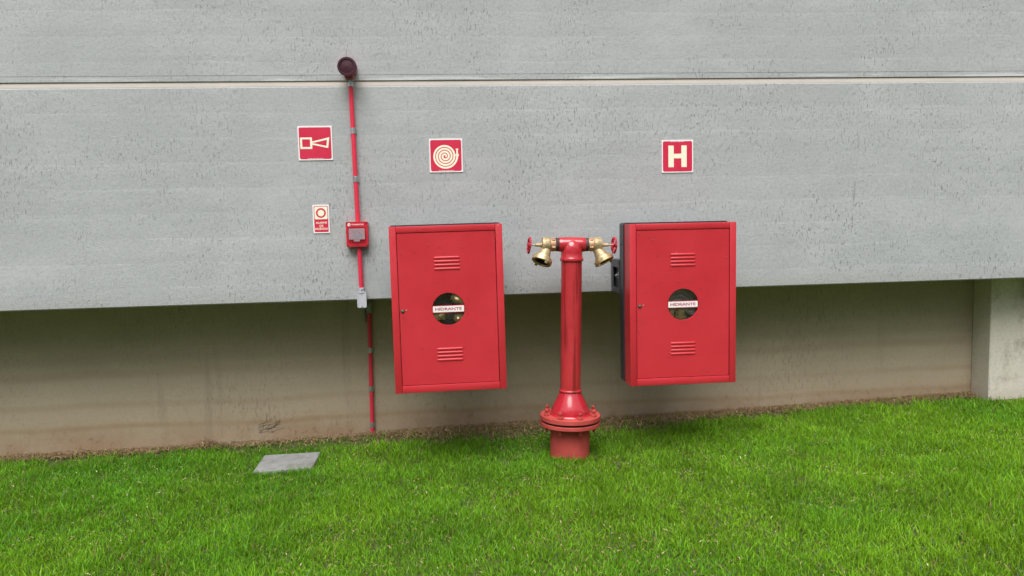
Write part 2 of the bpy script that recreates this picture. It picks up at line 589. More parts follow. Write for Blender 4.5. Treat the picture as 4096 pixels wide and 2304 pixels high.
# lower panel: outline in y-z swept along x, small arrises
def sweep_x(bm, prof, x0, x1):
    A = [bm.verts.new((x0, y, z)) for y, z in prof]
    B = [bm.verts.new((x1, y, z)) for y, z in prof]
    n = len(prof)
    bm.faces.new(A)
    bm.faces.new(list(reversed(B)))
    for i in range(n):
        j = (i + 1) % n
        bm.faces.new((A[i], A[j], B[j], B[i]))
sweep_x(bm, [(0.006, 0.987), (0.80, 0.987), (0.80, 2.256), (0.005, 2.256), (0.0, 2.251), (0.0, 0.994)], WX0, WX1)
obj('lower_panel', bm, 'wall', wall, 20)
bm = bmesh.new()
sweep_x(bm, [(0.80, 2.287), (0.80, 6.5), (0.0, 6.5), (0.0, 2.3225), (0.003, 2.321), (0.0, 2.3195), (0.0, 2.290), (0.004, 2.287)], WX0, WX1)
obj('upper_panel', bm, 'wall', wall, 20)
bm = bmesh.new()
sweep_x(bm, [(0.004, 2.2565), (0.30, 2.2565), (0.30, 2.2865), (0.009, 2.2865), (0.0062, 2.280), (0.004, 2.2595)], WX0, WX1)
obj('joint_sealant', bm, 'sealant', wall, 60)

bw = thing('base_wall', 'stained concrete base wall set back under the overhang', 'wall')
bw['kind'] = 'structure'
bm = bmesh.new()
box(bm, WX0 + 0.05, WX1 - 0.05, 0.5, 0.78, -0.6, 0.985)
obj('concrete_face', bm, 'base', bw)

pier = thing('concrete_pier', 'pale stained concrete pier at the end of the recess', 'pier', (3.848, 0.31, 0))
bm = bmesh.new()
box(bm, 0, 0.75, 0, 0.188, -0.5, 0.985, 0.006)
po = obj('shaft', bm, 'pier', pier)


# ------------------------------------------------------------------ lawn
def blades(name, mat, x, y, base, height, width, lean, az, face, colb, colt, nseg=3, curve=1.0):
    """many blades in one mesh; arrays of length n, colours n x 3"""
    n = len(x)
    ts = np.linspace(0, 1, nseg + 1)
    wprof = np.interp(ts, [0, 0.35, 0.75, 1], [0.8, 1.0, 0.72, 0.0])
    dirx, diry = np.cos(az), np.sin(az)
    fx, fy = np.cos(face), np.sin(face)
    nv = 2 * nseg + 1
    V = np.empty((n, nv, 3), np.float32)
    C = np.empty((n, nv, 4), np.float32)
    C[..., 3] = 1
    for i, t in enumerate(ts):
        off = lean * t ** (1 + curve)
        px = x + dirx * off * height
        py = y + diry * off * height
        pz = base + height * t * np.sqrt(np.clip(1 - 0.45 * np.minimum(lean, 1.4) ** 2 * t, 0.12, 1))
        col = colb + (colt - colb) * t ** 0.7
        if i < nseg:
            hw = width * wprof[i] * 0.5
            V[:, 2 * i] = np.stack([px - fx * hw, py - fy * hw, pz], -1)
            V[:, 2 * i + 1] = np.stack([px + fx * hw, py + fy * hw, pz], -1)
            C[:, 2 * i, :3] = col
            C[:, 2 * i + 1, :3] = col
        else:
            V[:, 2 * i] = np.stack([px, py, pz], -1)
            C[:, 2 * i, :3] = col
    tri = []
    for i in range(nseg - 1):
        a = 2 * i
        tri += [(a, a + 1, a + 3), (a, a + 3, a + 2)]
    a = 2 * (nseg - 1)
    tri.append((a, a + 1, a + 2))
    tri = np.array(tri, np.int32)
    F = (tri[None] + (np.arange(n, dtype=np.int32) * nv)[:, None, None]).reshape(-1)
    me = bpy.data.meshes.new(name)
    me.vertices.add(n * nv)
    me.vertices.foreach_set('co', V.reshape(-1))
    nt = len(F) // 3
    me.loops.add(nt * 3)
    me.loops.foreach_set('vertex_index', F)
    me.polygons.add(nt)
    me.polygons.foreach_set('loop_start', np.arange(0, nt * 3, 3, dtype=np.int32))
    me.update(calc_edges=True)
    ca = me.color_attributes.new('tint', 'FLOAT_COLOR', 'POINT')
    ca.data.foreach_set('color', C.reshape(-1))
    me.polygons.foreach_set('use_smooth', np.ones(nt, bool))
    me.materials.append(MAT[mat])
    o = bpy.data.objects.new(name, me)
    COL.objects.link(o)
    o['kind'] = 'stuff'
    return o


def vnoise(x, y, s, seed):
    """cheap smooth value noise 0..1"""
    g = np.random.default_rng(seed).random((256, 256))
    X, Y = x * s + 1000, y * s + 1000
    i, j = np.floor(X).astype(int), np.floor(Y).astype(int)
    u, v = X - i, Y - j
    u, v = u * u * (3 - 2 * u), v * v * (3 - 2 * v)
    i0, j0, i1, j1 = i % 256, j % 256, (i + 1) % 256, (j + 1) % 256
    return (g[i0, j0] * (1 - u) + g[i1, j0] * u) * (1 - v) + (g[i0, j1] * (1 - u) + g[i1, j1] * u) * v


SLAB = [(-1.103, 0.140), (-0.755, 0.132), (-0.762, -0.198), (-1.102, -0.204)]
HX, HY = 0.757, -0.27


def build_lawn():
    N = 790000
    x = rng.uniform(-6.0, 6.9, N)
    y = rng.uniform(-2.75, 0.47, N)
    # keep what the camera (and a step to either side of it) can see
    d = y + 4.80
    inside = (x > -0.60 * d - 0.45) & (x < 0.80 * d + 0.45)
    keep = (x > -0.60 * d - 1.6) & (x < 0.80 * d + 1.6) & (y > -2.35 - 0.1 * x) & (inside | (rng.random(N) < 0.7))
    keep &= ~((x > 3.83) & (y > 0.30))
    # inspection slab, hydrant pipe
    keep &= ~((x > -1.103) & (x < -0.753) & (y > -0.200) & (y < 0.139))
    keep &= (x - HX) ** 2 + (y - HY) ** 2 > 0.116 ** 2
    # the strip at the foot of the wall is thin and dry
    edge = 0.40 + 0.16 * (vnoise(x, y * 0 + 3, 2.1, 5) - 0.5) + 0.14 * (vnoise(x, y, 9.0, 6) - 0.5)
    bare = np.clip((vnoise(x, y * 0 + 9, 0.9, 8) - 0.35) * 2.5, 0, 1)
    bare = np.maximum(bare, np.exp(-((x - 0.75) / 1.1) ** 2))
    edge = edge - 0.19 * bare
    pk = np.clip((edge - y) / 0.12, 0.0, 1.0)
    pk = np.maximum(pk, 0.10 * (y < 0.46))
    keep &= rng.random(N) < pk
    # small gaps in the sward
    gap = vnoise(x, y, 16.0, 21) * 0.65 + vnoise(x, y, 6.0, 22) * 0.35
    keep &= rng.random(N) < np.clip(0.35 + (gap - 0.20) * 5.0, 0.35, 1)
    x, y = x[keep], y[keep]
    # longer tufts the mower missed, against the hydrant and the slab
    def tuft(m, fx, fy):
        return fx(rng.random(m)), fy(rng.random(m))
    th = rng.uniform(0, 2 * np.pi, 700)
    rr2 = 0.121 + 0.03 * rng.random(700)
    tx = [HX + rr2 * np.cos(th), rng.uniform(-1.13, -0.74, 420), rng.uniform(-0.752, -0.73, 130), rng.uniform(-1.125, -1.104, 130)]
    ty = [HY + rr2 * np.sin(th), rng.uniform(-0.225, -0.202, 420), rng.uniform(-0.2, 0.14, 130), rng.uniform(-0.2, 0.14, 130)]
    n_old = len(x)
    x = np.concatenate([x] + tx); y = np.concatenate([y] + ty)
    gapk = np.concatenate([gap[keep], np.full(len(x) - n_old, 0.5)])
    n = len(x)
    lush = vnoise(x, y, 1.1, 31) * 0.6 + vnoise(x, y, 4.0, 32) * 0.4
    h = 0.025 + 0.018 * rng.random(n) + 0.022 * (lush - 0.4)
    h *= 0.65 + 0.7 * vnoise(x, y, 7.0, 33)
    h *= np.where(rng.random(n) < 0.05, 1.45, 1.0)
    h *= np.where(y > 0.1, 1.05, 1.0)
    h = np.where(np.arange(n) >= n_old, h * 1.15 + 0.016 * rng.random(n), h)
    w = 0.0032 + 0.0030 * rng.random(n)
    lean = np.abs(rng.normal(0.42, 0.38, n))
    az = rng.uniform(0, 2 * np.pi, n)
    face = rng.uniform(0, 2 * np.pi, n)
    hue = rng.random(n)[:, None]
    yel = np.clip(vnoise(x, y, 2.2, 41) * 0.7 + 0.3 * vnoise(x, y, 0.7, 42) + rng.normal(0, 0.16, n) + 0.07 * np.clip(x, -2.5, 3) - 0.10 * (y + 0.8), 0, 1)[:, None]
    green = np.array([0.080, 0.285, 0.020]) * (1 - hue) + np.array([0.165, 0.420, 0.022]) * hue
    yell = np.array([0.270, 0.480, 0.020])
    ct = green * (1 - 0.65 * yel) + yell * 0.65 * yel
    ct *= (0.80 + 0.40 * vnoise(x, y, 5.0, 47))[:, None]
    ct *= (0.55 + 0.90 * rng.random(n))[:, None]
    blue = (rng.random(n) < 0.035)[:, None]
    ct = np.where(blue, np.array([0.15, 0.27, 0.12]), ct)
    dry = (rng.random(n) < 0.012 + 0.03 * (vnoise(x, y, 3.3, 44) > 0.66) + 0.03 * (gapk < 0.30))[:, None]
    ct = np.where(dry, np.array([0.36, 0.25, 0.11]) * (0.6 + 0.7 * hue), ct)
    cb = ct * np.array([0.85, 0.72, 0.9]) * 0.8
    base = ground_z(x, y) - 0.004
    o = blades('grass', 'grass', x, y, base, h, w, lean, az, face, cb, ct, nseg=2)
    print('BLADES', n)
    o['label'] = 'bright green mown lawn grass'
    # dry clippings lying in the sward
    M_ = 11000
    x = rng.uniform(-3.6, 4.6, M_); y = rng.uniform(-2.4, 0.35, M_)
    d = y + 4.80
    keep = (x > -0.60 * d - 0.5) & (x < 0.80 * d + 0.5)
    keep &= ~((x > -1.11) & (x < -0.745) & (y > -0.21) & (y < 0.15)) & ((x - HX) ** 2 + (y - HY) ** 2 > 0.13 ** 2)
    x, y = x[keep], y[keep]
    # the matted dry strip by the wall
    K = 34000
    x2 = rng.uniform(-3.7, 4.0, K)
    mid = np.exp(-((x2 - 0.75) / 1.1) ** 2)
    y2 = 0.492 - np.abs(rng.normal(0, 1, K)) * (0.06 + 0.10 * mid)
    dens = np.clip((vnoise(x2, x2 * 0 + 1, 1.3, 51) - 0.25) * 2.2, 0.12, 1)
    dens = np.maximum(dens, mid)
    dens = np.maximum(dens, np.exp(-((x2 + 1.55) / 0.12) ** 2) * 1.0)
    kk = (rng.random(K) < dens) & (x2 < 3.83)
    x2, y2 = x2[kk], y2[kk]
    X = np.concatenate([x, x2]); Y = np.concatenate([y, y2])
    n = len(X)
    isw = np.arange(n) >= len(x)
    hh = np.where(isw, 0.028 + 0.03 * rng.random(n), 0.014 + 0.016 * rng.random(n))
    lift = np.where(isw, 0.004 + 0.020 * rng.random(n) + 0.035 * np.exp(-((X + 1.55) / 0.06) ** 2) * rng.random(n), 0.006 + 0.016 * rng.random(n))
    hue = rng.random(n)[:, None]
    ct = np.array([0.23, 0.135, 0.07]) * (1 - hue) + np.array([0.50, 0.34, 0.18]) * hue
    ct = np.where((rng.random(n) < np.where(isw, 0.08, 0.15))[:, None], np.array([0.58, 0.50, 0.27]), ct)
    o = blades('dry_grass', 'thatch', X, np.minimum(Y, 0.49), ground_z(X, Y) + lift, hh * 0.55, np.where(isw, 0.0035, 0.0045) * (0.6 + 0.8 * rng.random(n)),
               1.2 + 0.9 * rng.random(n), np.where(Y > 0.44, rng.uniform(np.pi * 1.0, 2 * np.pi, n), rng.uniform(0, 2 * np.pi, n)), rng.uniform(0, 2 * np.pi, n), ct * 0.8, ct, nseg=2, curve=0.4)
    o['label'] = 'dry brown clippings along the foot of the wall'


build_lawn()

def build_treeline():
    q = np.random.default_rng(77)
    cs, rad = [], []
    for i in range(70):
        x = -52 + 1.5 * i + q.uniform(-0.8, 0.8)
        y = -17.5 - q.uniform(0, 5)
        top = q.uniform(8.5, 11.5)
        for z in np.arange(1.2, top - 1.2, 1.5):
            cs.append((x + q.uniform(-0.8, 0.8), y + q.uniform(-0.8, 0.8), z))
            rad.append(q.uniform(1.3, 1.9))
        cs.append((x, y, top - 1.2)); rad.append(1.2)
    cs, rad = np.array(cs), np.array(rad)
    n = 34000
    k_ = q.integers(0, len(cs), n)
    d = q.normal(size=(n, 3)); d /= np.linalg.norm(d, axis=1)[:, None]
    c = cs[k_] + d * (rad[k_] * q.uniform(0.55, 1.0, n) ** 0.5)[:, None]
    u = q.normal(size=(n, 3)); u /= np.linalg.norm(u, axis=1)[:, None]
    w = np.cross(u, q.normal(size=(n, 3))); w /= np.linalg.norm(w, axis=1)[:, None]
    s_ = q.uniform(0.16, 0.42, n)[:, None]
    V = np.stack([c - u * s_, c + w * s_ * 0.5, c + u * s_, c - w * s_ * 0.5], 1).reshape(-1, 3)
    F = np.arange(n * 4).reshape(-1, 4)
    me = bpy.data.meshes.new('treeline')
    me.from_pydata(V.tolist(), [], F.tolist())
    k2 = NT('tree_leaves')
    nn = k2.noise(1.5, 3, 0.6)
    k2.set(Base_Color=k2.mix(k2.rng(nn, 0.35, 0.65), (0.028, 0.05, 0.016), (0.06, 0.10, 0.03)), Roughness=0.6)
    me.materials.append(k2.m)
    o = bpy.data.objects.new('treeline', me)
    COL.objects.link(o)
    o['kind'] = 'stuff'
    o['label'] = 'row of dense trees across the lawn, mirrored in the wet red paint'


build_treeline()

# ------------------------------------------------------------------ inspection slab
slab = thing('cover_slab', 'light grey concrete cover slab lying in the lawn', 'slab', (-0.92, -0.06, 0.0))
bm = bmesh.new()
zt = 0.006 + 0.018 * 0.92
pl = [(x + 0.92, y + 0.06) for x, y in SLAB]
A = [bm.verts.new((x, y, zt + 0.018 * x)) for x, y in pl]
B = [bm.verts.new((x, y, -0.06)) for x, y in pl]
bm.faces.new(A); bm.faces.new(list(reversed(B)))
for i in range(4):
    j = (i + 1) % 4
    bm.faces.new((A[i], B[i], B[j], A[j]))
bmesh.ops.bevel(bm, geom=[e for e in bm.edges], offset=0.003, segments=2, affect='EDGES')
obj('slab_top', bm, 'slab', slab, 30)

# ------------------------------------------------------------------ dried root traces on the base wall
roots = thing('dry_roots', 'dark dry root strands clinging to the stained base wall', 'roots', (-1.15, 0.5, 0.12))
bm = bmesh.new()
rs = random.Random(3)
for q in range(13):
    p = Vector((rs.uniform(-0.10, 0.03), -0.0018, rs.uniform(-0.055, 0.02)))
    ang = rs.uniform(0.2, 0.8)
    pts = []
    for i in range(9):
        pts.append(p.copy())
        ang += rs.uniform(-0.3, 0.3)
        p = p + Vector((math.cos(ang) * 0.012, 0, math.sin(ang) * 0.010))
    tube(bm, pts, [0.0012] * 4 + [0.0009] * 4 + [0.0004], 5)
obj('strands', bm, 'root', roots)


# ------------------------------------------------------------------ signs
def chamf(x0, x1, z0, z1, r):
    return rrect(x0, x1, z0, z1, r, 4)


def sign(name, label, x, z, w, h, tilt=0.0):
    o = thing(name, label, 'sign', (x + w / 2, 0, z + h / 2), 'fire safety signs on the wall', (0, tilt, 0))
    bm = bmesh.new()
    box(bm, -w / 2, w / 2, -0.0045, -0.0005, -h / 2, h / 2, 0.0006)
    obj('board', bm, 'white', o)
    return o


Y1, Y2, Y3 = -0.0046, -0.0050, -0.0054


def red_field(o, w, h, m=0.0075):
    bm = bmesh.new()
    prism(bm, chamf(-w / 2 + m, w / 2 - m, -h / 2 + m, h / 2 - m, 0.010), Y1, Y2)
    obj('red_field', bm, 'sign_red', o, 0)


def small_print(o, x0, x1, z):
    """the maker's line, too small to read: a row of short white dashes"""
    bm = bmesh.new()
    q = random.Random(5)
    xx = x0
    while xx < x1:
        ln = q.uniform(0.004, 0.013)
        prism(bm, [(xx, z), (xx, z + 0.0022), (min(xx + ln, x1), z + 0.0022), (min(xx + ln, x1), z)], Y2, Y3)
        xx += ln + q.uniform(0.0015, 0.004)
    obj('small_print', bm, 'white', o, 0)


# horn sign
o = sign('fire_sign', 'red square sign with a cream horn symbol, left of the red conduit', -0.7857, 1.8264, 0.2, 0.2)
red_field(o, 0.2, 0.2)
bm = bmesh.new()
s = 0.2 / 340.0  # drawing units of the sign face
def P(px, pz):
    return (-0.1 + (px) * s, 0.1 - (pz) * s)
ring_prism(bm, [P(22, 112), P(140, 112), P(140, 226), P(22, 226)], [P(42, 131), P(120, 131), P(120, 207), P(42, 207)], Y2, Y3)
ring_prism(bm, [P(140, 153), P(312, 112), P(296, 220), P(140, 184)], [P(140, 168.5), P(288, 138), P(279, 198), P(140, 168.6)], Y2, Y3)
obj('horn_symbol', bm, 'cream', o, 0)
small_print(o, -0.045, 0.045, -0.0905)

# hose sign
o = sign('fire_sign', 'red square sign with a cream coiled hose symbol above left cabinet', -0.0183, 1.7426, 0.2, 0.2)
red_field(o, 0.2, 0.2)
bm = bmesh.new()
turns, r_in, pitch_ = 4.15, 0.004, 0.0166
pts = []
NS = 200
for i in range(NS + 1):
    th = turns * 2 * math.pi * i / NS
    pts.append((r_in + pitch_ * th / (2 * math.pi), th))
cx_, cz_ = -0.006, -0.004
end = turns * 2 * math.pi
A, B = [], []
for r_, th in pts:
    # grows clockwise and ends on the right-hand side
    a = (th - end)
    ux, uz = math.cos(a), math.sin(a)
    A.append((cx_ + (r_ + 0.0058) * ux, cz_ + (r_ + 0.0058) * uz))
    B.append((cx_ + (max(r_ - 0.0058, 0.0)) * ux, cz_ + (max(r_ - 0.0058, 0.0)) * uz))
for i in range(NS):
    vs = [[bm.verts.new((p[0], yy, p[1])) for yy in (Y2, Y3)] for p in (A[i], A[i + 1], B[i + 1], B[i])]
    bm.faces.new([v[1] for v in vs])
    for q in range(4):
        bm.faces.new((vs[q][0], vs[q][1], vs[(q + 1) % 4][1], vs[(q + 1) % 4][0]))
bmesh.ops.remove_doubles(bm, verts=bm.verts, dist=1e-6)
xe = A[-1][0] - 0.0058
prism(bm, [(xe - 0.0105, cz_), (xe + 0.0105, cz_), (xe + 0.0105, cz_ + 0.010), (xe - 0.0105, cz_ + 0.010)], Y2, Y3)
prism(bm, [(xe - 0.006, cz_ + 0.010), (xe + 0.006, cz_ + 0.010), (xe + 0.0045, cz_ + 0.038), (xe - 0.0045, cz_ + 0.038)], Y2, Y3)
prism(bm, [(xe - 0.0085, cz_ + 0.038), (xe + 0.0085, cz_ + 0.038), (xe + 0.0085, cz_ + 0.044), (xe - 0.0085, cz_ + 0.044)], Y2, Y3)
obj('hose_symbol', bm, 'cream', o, 0)
small_print(o, -0.045, 0.045, -0.0905)

# H sign
o = sign('fire_sign', 'red square sign with a large cream letter H above right cabinet', 1.4081, 1.7154, 0.2, 0.2)
red_field(o, 0.2, 0.2)
bm = bmesh.new()
hw_, hh_, st_ = 0.058, 0.066, 0.034
prism(bm, [(-hw_, -hh_), (-hw_ + st_, -hh_), (-hw_ + st_, -0.012), (hw_ - st_, -0.012), (hw_ - st_, -hh_), (hw_, -hh_),
           (hw_, hh_), (hw_ - st_, hh_), (hw_ - st_, 0.016), (-hw_ + st_, 0.016), (-hw_ + st_, hh_), (-hw_, hh_)], Y2, Y3)
obj('letter', bm, 'cream', o, 0)
small_print(o, -0.045, 0.045, 0.0885)

# small alarm sign
AW, AH = 0.0969, 0.1689
o = sign('alarm_sign', 'small upright sign with red ring and words ALARME DE INCÊNDIO', -0.7192, 1.3952, AW, AH)
bm = bmesh.new()
prism(bm, rrect(-AW / 2 + 0.0075, AW / 2 - 0.0075, -AH / 2 + 0.0075, AH / 2 - 0.0075, 0.006, 4), Y1, Y2)
obj('red_field', bm, 'sign_red', o, 0)
bm = bmesh.new()
prism(bm, rrect(-0.0375, 0.0375, -0.001, 0.0735, 0.007, 4), Y2, Y3)
obj('cream_square', bm, 'cream', o, 0)
bm = bmesh.new()
circ = lambda r_, n=40: [(r_ * math.cos(2 * math.pi * i / n), 0.0362 + r_ * math.sin(2 * math.pi * i / n)) for i in range(n)]
ring_prism(bm, circ(0.029), circ(0.0195), Y3, Y3 - 0.0004)
obj('red_ring', bm, 'sign_red', o, 0)
bm = text_bm('ALARME', -0.033, 0.033, -0.0275, -0.0155, Y2, Y3)
add_bm(bm, text_bm('DE', -0.0105, 0.0105, -0.0460, -0.0340, Y2, Y3))
add_bm(bm, text_bm('INCÊNDIO', -0.0375, 0.0375, -0.0640, -0.0485, Y2, Y3))
obj('lettering', bm, 'cream', o, 0)


# ------------------------------------------------------------------ cabinets
CW, CH = 0.6244, 0.9312
CF, CB, FB = -0.43, -0.30, -0.21      # front face, back of red body, back of dark frame


def make_cabinet():
    t = thing('hydrant_cabinet', 'left red steel hydrant cabinet under the coiled hose sign', 'cabinet', (-0.2464, 0, 0.4959), 'red hydrant cabinets on the wall')
    # body: sides, top, bottom, back
    bm = bmesh.new()
    y0, y1 = CF + 0.0135, CB
    box(bm, 0.0015, 0.005, y0, y1, 0.0015, CH - 0.0015)
    box(bm, CW - 0.005, CW - 0.0015, y0, y1, 0.0015, CH - 0.0015)
    box(bm, 0.005, CW - 0.005, y0, y1, 0.0015, 0.005)
    box(bm, 0.005, CW - 0.005, y0, y1, CH - 0.005, CH - 0.0015)
    obj('body', bm, 'red', t)
    bm = bmesh.new()
    box(bm, 0.006, CW - 0.006, CB - 0.004, CB, 0.006, CH - 0.006)
    obj('back_panel', bm, 'inside', t)
    # front frame: four folded strips with visible seams
    fl, frr, ftp, fbt = 0.0385, 0.0375, 0.0355, 0.0415
    fr = [('frame_strip', 0, fl, 0, CH), ('frame_strip', CW - frr, CW, 0, CH),
          ('frame_strip', fl + 0.0008, CW - frr - 0.0008, CH - ftp, CH - 0.001), ('frame_strip', fl + 0.0008, CW - frr - 0.0008, 0.001, fbt)]
    for i, (n, a, b, c, d) in enumerate(fr):
        bm = bmesh.new()
        yo = 0.0 if i < 2 else 0.0012
        box(bm, a, b, CF + yo, CF + 0.013, c, d, 0.0022, 2)
        obj(n, bm, 'red', t)
    # door with a round window
    g = 0.0032
    x0, x1, z0, z1 = fl + g, CW - frr - g * 1.2, fbt + g, CH - ftp - g
    cx, cz, rad = CW / 2, 0.4655, 0.091
    N = 72
    ang = sorted([2 * math.pi * i / N for i in range(N)] + [math.atan2(zz - cz, xx - cx) % (2 * math.pi) for xx in (x0, x1) for zz in (z0, z1)])
    out, inn = [], []
    for a in ang:
        ux, uz = math.cos(a), math.sin(a)
        k_ = min((x1 - cx) / ux if ux > 1e-9 else ((x0 - cx) / ux if ux < -1e-9 else 1e9),
                 (z1 - cz) / uz if uz > 1e-9 else ((z0 - cz) / uz if uz < -1e-9 else 1e9))
        out.append((cx + ux * k_, cz + uz * k_))
        inn.append((cx + ux * rad, cz + uz * rad))
    bm = bmesh.new()
    yd = CF + 0.004
    ring_prism(bm, out, inn, yd + 0.012, yd)
    door = obj('door', bm, 'red', t, 30)
    # pressed louvres
    for zc in (0.7215, 0.2105):
        for i in range(4):
            zz = zc + (1.5 - i) * 0.0205
            bm = bmesh.new()
            n = 10
            for sx in (0,):
                A_, = ([],)
                ringsv = []
                xa, xb = cx - 0.073, cx + 0.073
                for xx, sc in ((xa, 0.02), (xa + 0.003, 0.75), (xa + 0.008, 1), (xb - 0.008, 1), (xb - 0.003, 0.75), (xb, 0.02)):
                    prof = [(0.0068, 0.0), (0.0058, 0.0026), (0.002, 0.0044), (-0.002, 0.0048), (-0.0046, 0.0036), (-0.0050, 0.0)]
                    ringsv.append([bm.verts.new((xx, yd - p[1] * sc, zz + p[0] * (0.6 + 0.4 * sc))) for p in prof])
                for Aa, Bb in zip(ringsv, ringsv[1:]):
                    for q in range(len(Aa) - 1):
                        bm.faces.new((Aa[q], Aa[q + 1], Bb[q + 1], Bb[q]))
            obj('louvre', bm, 'red', door, 50)
    # window
    bm = bmesh.new()
    lathe(bm, [(rad + 0.012, 0), (rad + 0.012, 0.002)], (cx, yd + 0.0125, cz), (0, 1, 0), 48)
    obj('window_pane', bm, 'acrylic', door)
    # three small notches round the hole
    for a in (0, 180, 270):
        bm = bmesh.new()
        ux, uz = math.cos(R(a)), math.sin(R(a))
        cxx, czz = cx + ux * (rad + 0.006), cz + uz * (rad + 0.006)
        lx, lz = (0.0045, 0.0022) if a != 270 else (0.0022, 0.004)
        box(bm, cxx - lx, cxx + lx, yd - 0.0012, yd + 0.0005, czz - lz, czz + lz, 0.0004)
        obj('clip', bm, 'plate_red', door)
    # name plate across the window
    yp = yd + 0.001
    bm = bmesh.new()
    prism(bm, rrect(cx - 0.0895, cx + 0.0875, cz - 0.0205, cz + 0.0205, 0.003, 3), yp + 0.002, yp)
    obj('plate_border', bm, 'plate_red', door, 0)
    bm = bmesh.new()
    prism(bm, rrect(cx - 0.0868, cx + 0.0860, cz - 0.0170, cz + 0.0170, 0.004, 4), yp, yp - 0.0006)
    obj('name_plate', bm, 'plate', door, 0)
    bm = text_bm('HIDRANTE', cx - 0.0745, cx + 0.0735, cz - 0.0070, cz + 0.0082, yp - 0.0006, yp - 0.0010, 0.022)
    obj('lettering', bm, 'plate_red', door, 0)
    # lock
    bm = bmesh.new()
    lathe(bm, [(0.0105, 0), (0.0105, 0.003), (0.0085, 0.0045)], (0.0585, yd, 0.4625), (0, -1, 0), 24)
    lk = obj('lock', bm, 'black', door)
    bm = bmesh.new()
    lathe(bm, [(0.0072, 0.0045), (0.0072, 0.006), (0.005, 0.0068)], (0.0585, yd, 0.4625), (0, -1, 0), 20)
    obj('lock_barrel', bm, 'steel', door)
    bm = bmesh.new()
    lathe(bm, [(0.0034, 0), (0.0034, 0.001), (0.002, 0.002)], (0.0795, yd, 0.4665), (0, -1, 0), 14)
    obj('rivet', bm, 'brass', door)
    # dark backing frame
    bm = bmesh.new()
    outl = rrect(-0.005, CW + 0.002, -0.003, CH + 0.006, 0.016, 4)
    inl = rrect(0.03, CW - 0.03, 0.03, CH - 0.03, 0.012, 4)
    ring_prism(bm, outl, inl, FB, CB - 0.0012 + 0.003)
    obj('backing_frame', bm, 'dark', t, 40)
    for xx in (0.03, CW - 0.055):
        for zz in (CH * 0.13, CH * 0.87):
            bm = bmesh.new()
            lathe(bm, [(0.006, 0), (0.006, 0.003)], (-0.005, FB - 0.045, zz), (-1, 0, 0), 10)
            if xx < 0.1:
                obj('screw', bm, 'black', t)
            else:
                bm.free()
    # wall brackets: open channels with a slot and bolt
    for bx in (-0.010, CW - 0.047):
        w_ = 0.045
        za, zb = 0.514, 0.716
        bm = bmesh.new()
        # slotted side plate: ring of four bars
        box(bm, bx, bx + 0.004, FB, -0.0005, zb - 0.045, zb)
        box(bm, bx, bx + 0.004, FB, -0.0005, za, za + 0.035)
        box(bm, bx, bx + 0.004, -0.052, -0.0005, za + 0.035, zb - 0.045)
        box(bm, bx, bx + 0.004, FB, FB + 0.012, za + 0.035, zb - 0.045)
        box(bm, bx + 0.0045, bx + w_, FB + 0.001, -0.001, zb - 0.005, zb - 0.0005)
        box(bm, bx + 0.0045, bx + w_, FB + 0.001, -0.001, za + 0.0005, za + 0.005)
        box(bm, bx + w_ - 0.004, bx + w_, FB + 0.001, -0.001, za + 0.006, zb - 0.006)
        box(bm, bx + 0.02, bx + 0.024, FB + 0.001, -0.001, za + 0.006, zb - 0.006)
        br = obj('bracket', bm, 'bracket', t)
        bm = bmesh.new()
        lathe(bm, [(0.02, 0), (0.02, 0.003), (0.012, 0.004), (0.012, 0.012), (0.007, 0.013), (0.007, 0.02)], (bx + 0.0198, -0.115, za + 0.105), (-1, 0, 0), 18)
        obj('anchor_bolt', bm, 'galv', br)
    return t


def copy_tree(o, parent=None):
    c = o.copy()
    COL.objects.link(c)
    if parent is not None:
        c.parent = parent
    for ch in list(o.children):
        copy_tree(ch, c)
    return c


cabL = make_cabinet()
cabR = copy_tree(cabL)
cabR.location = (1.0911, 0, 0.4789)
cabR['label'] = 'right red steel hydrant cabinet under the letter H sign, its dark backing showing'
cabL.rotation_euler = (0, R(-0.35), 0)
cabR.rotation_euler = (0, R(0.15), 0)


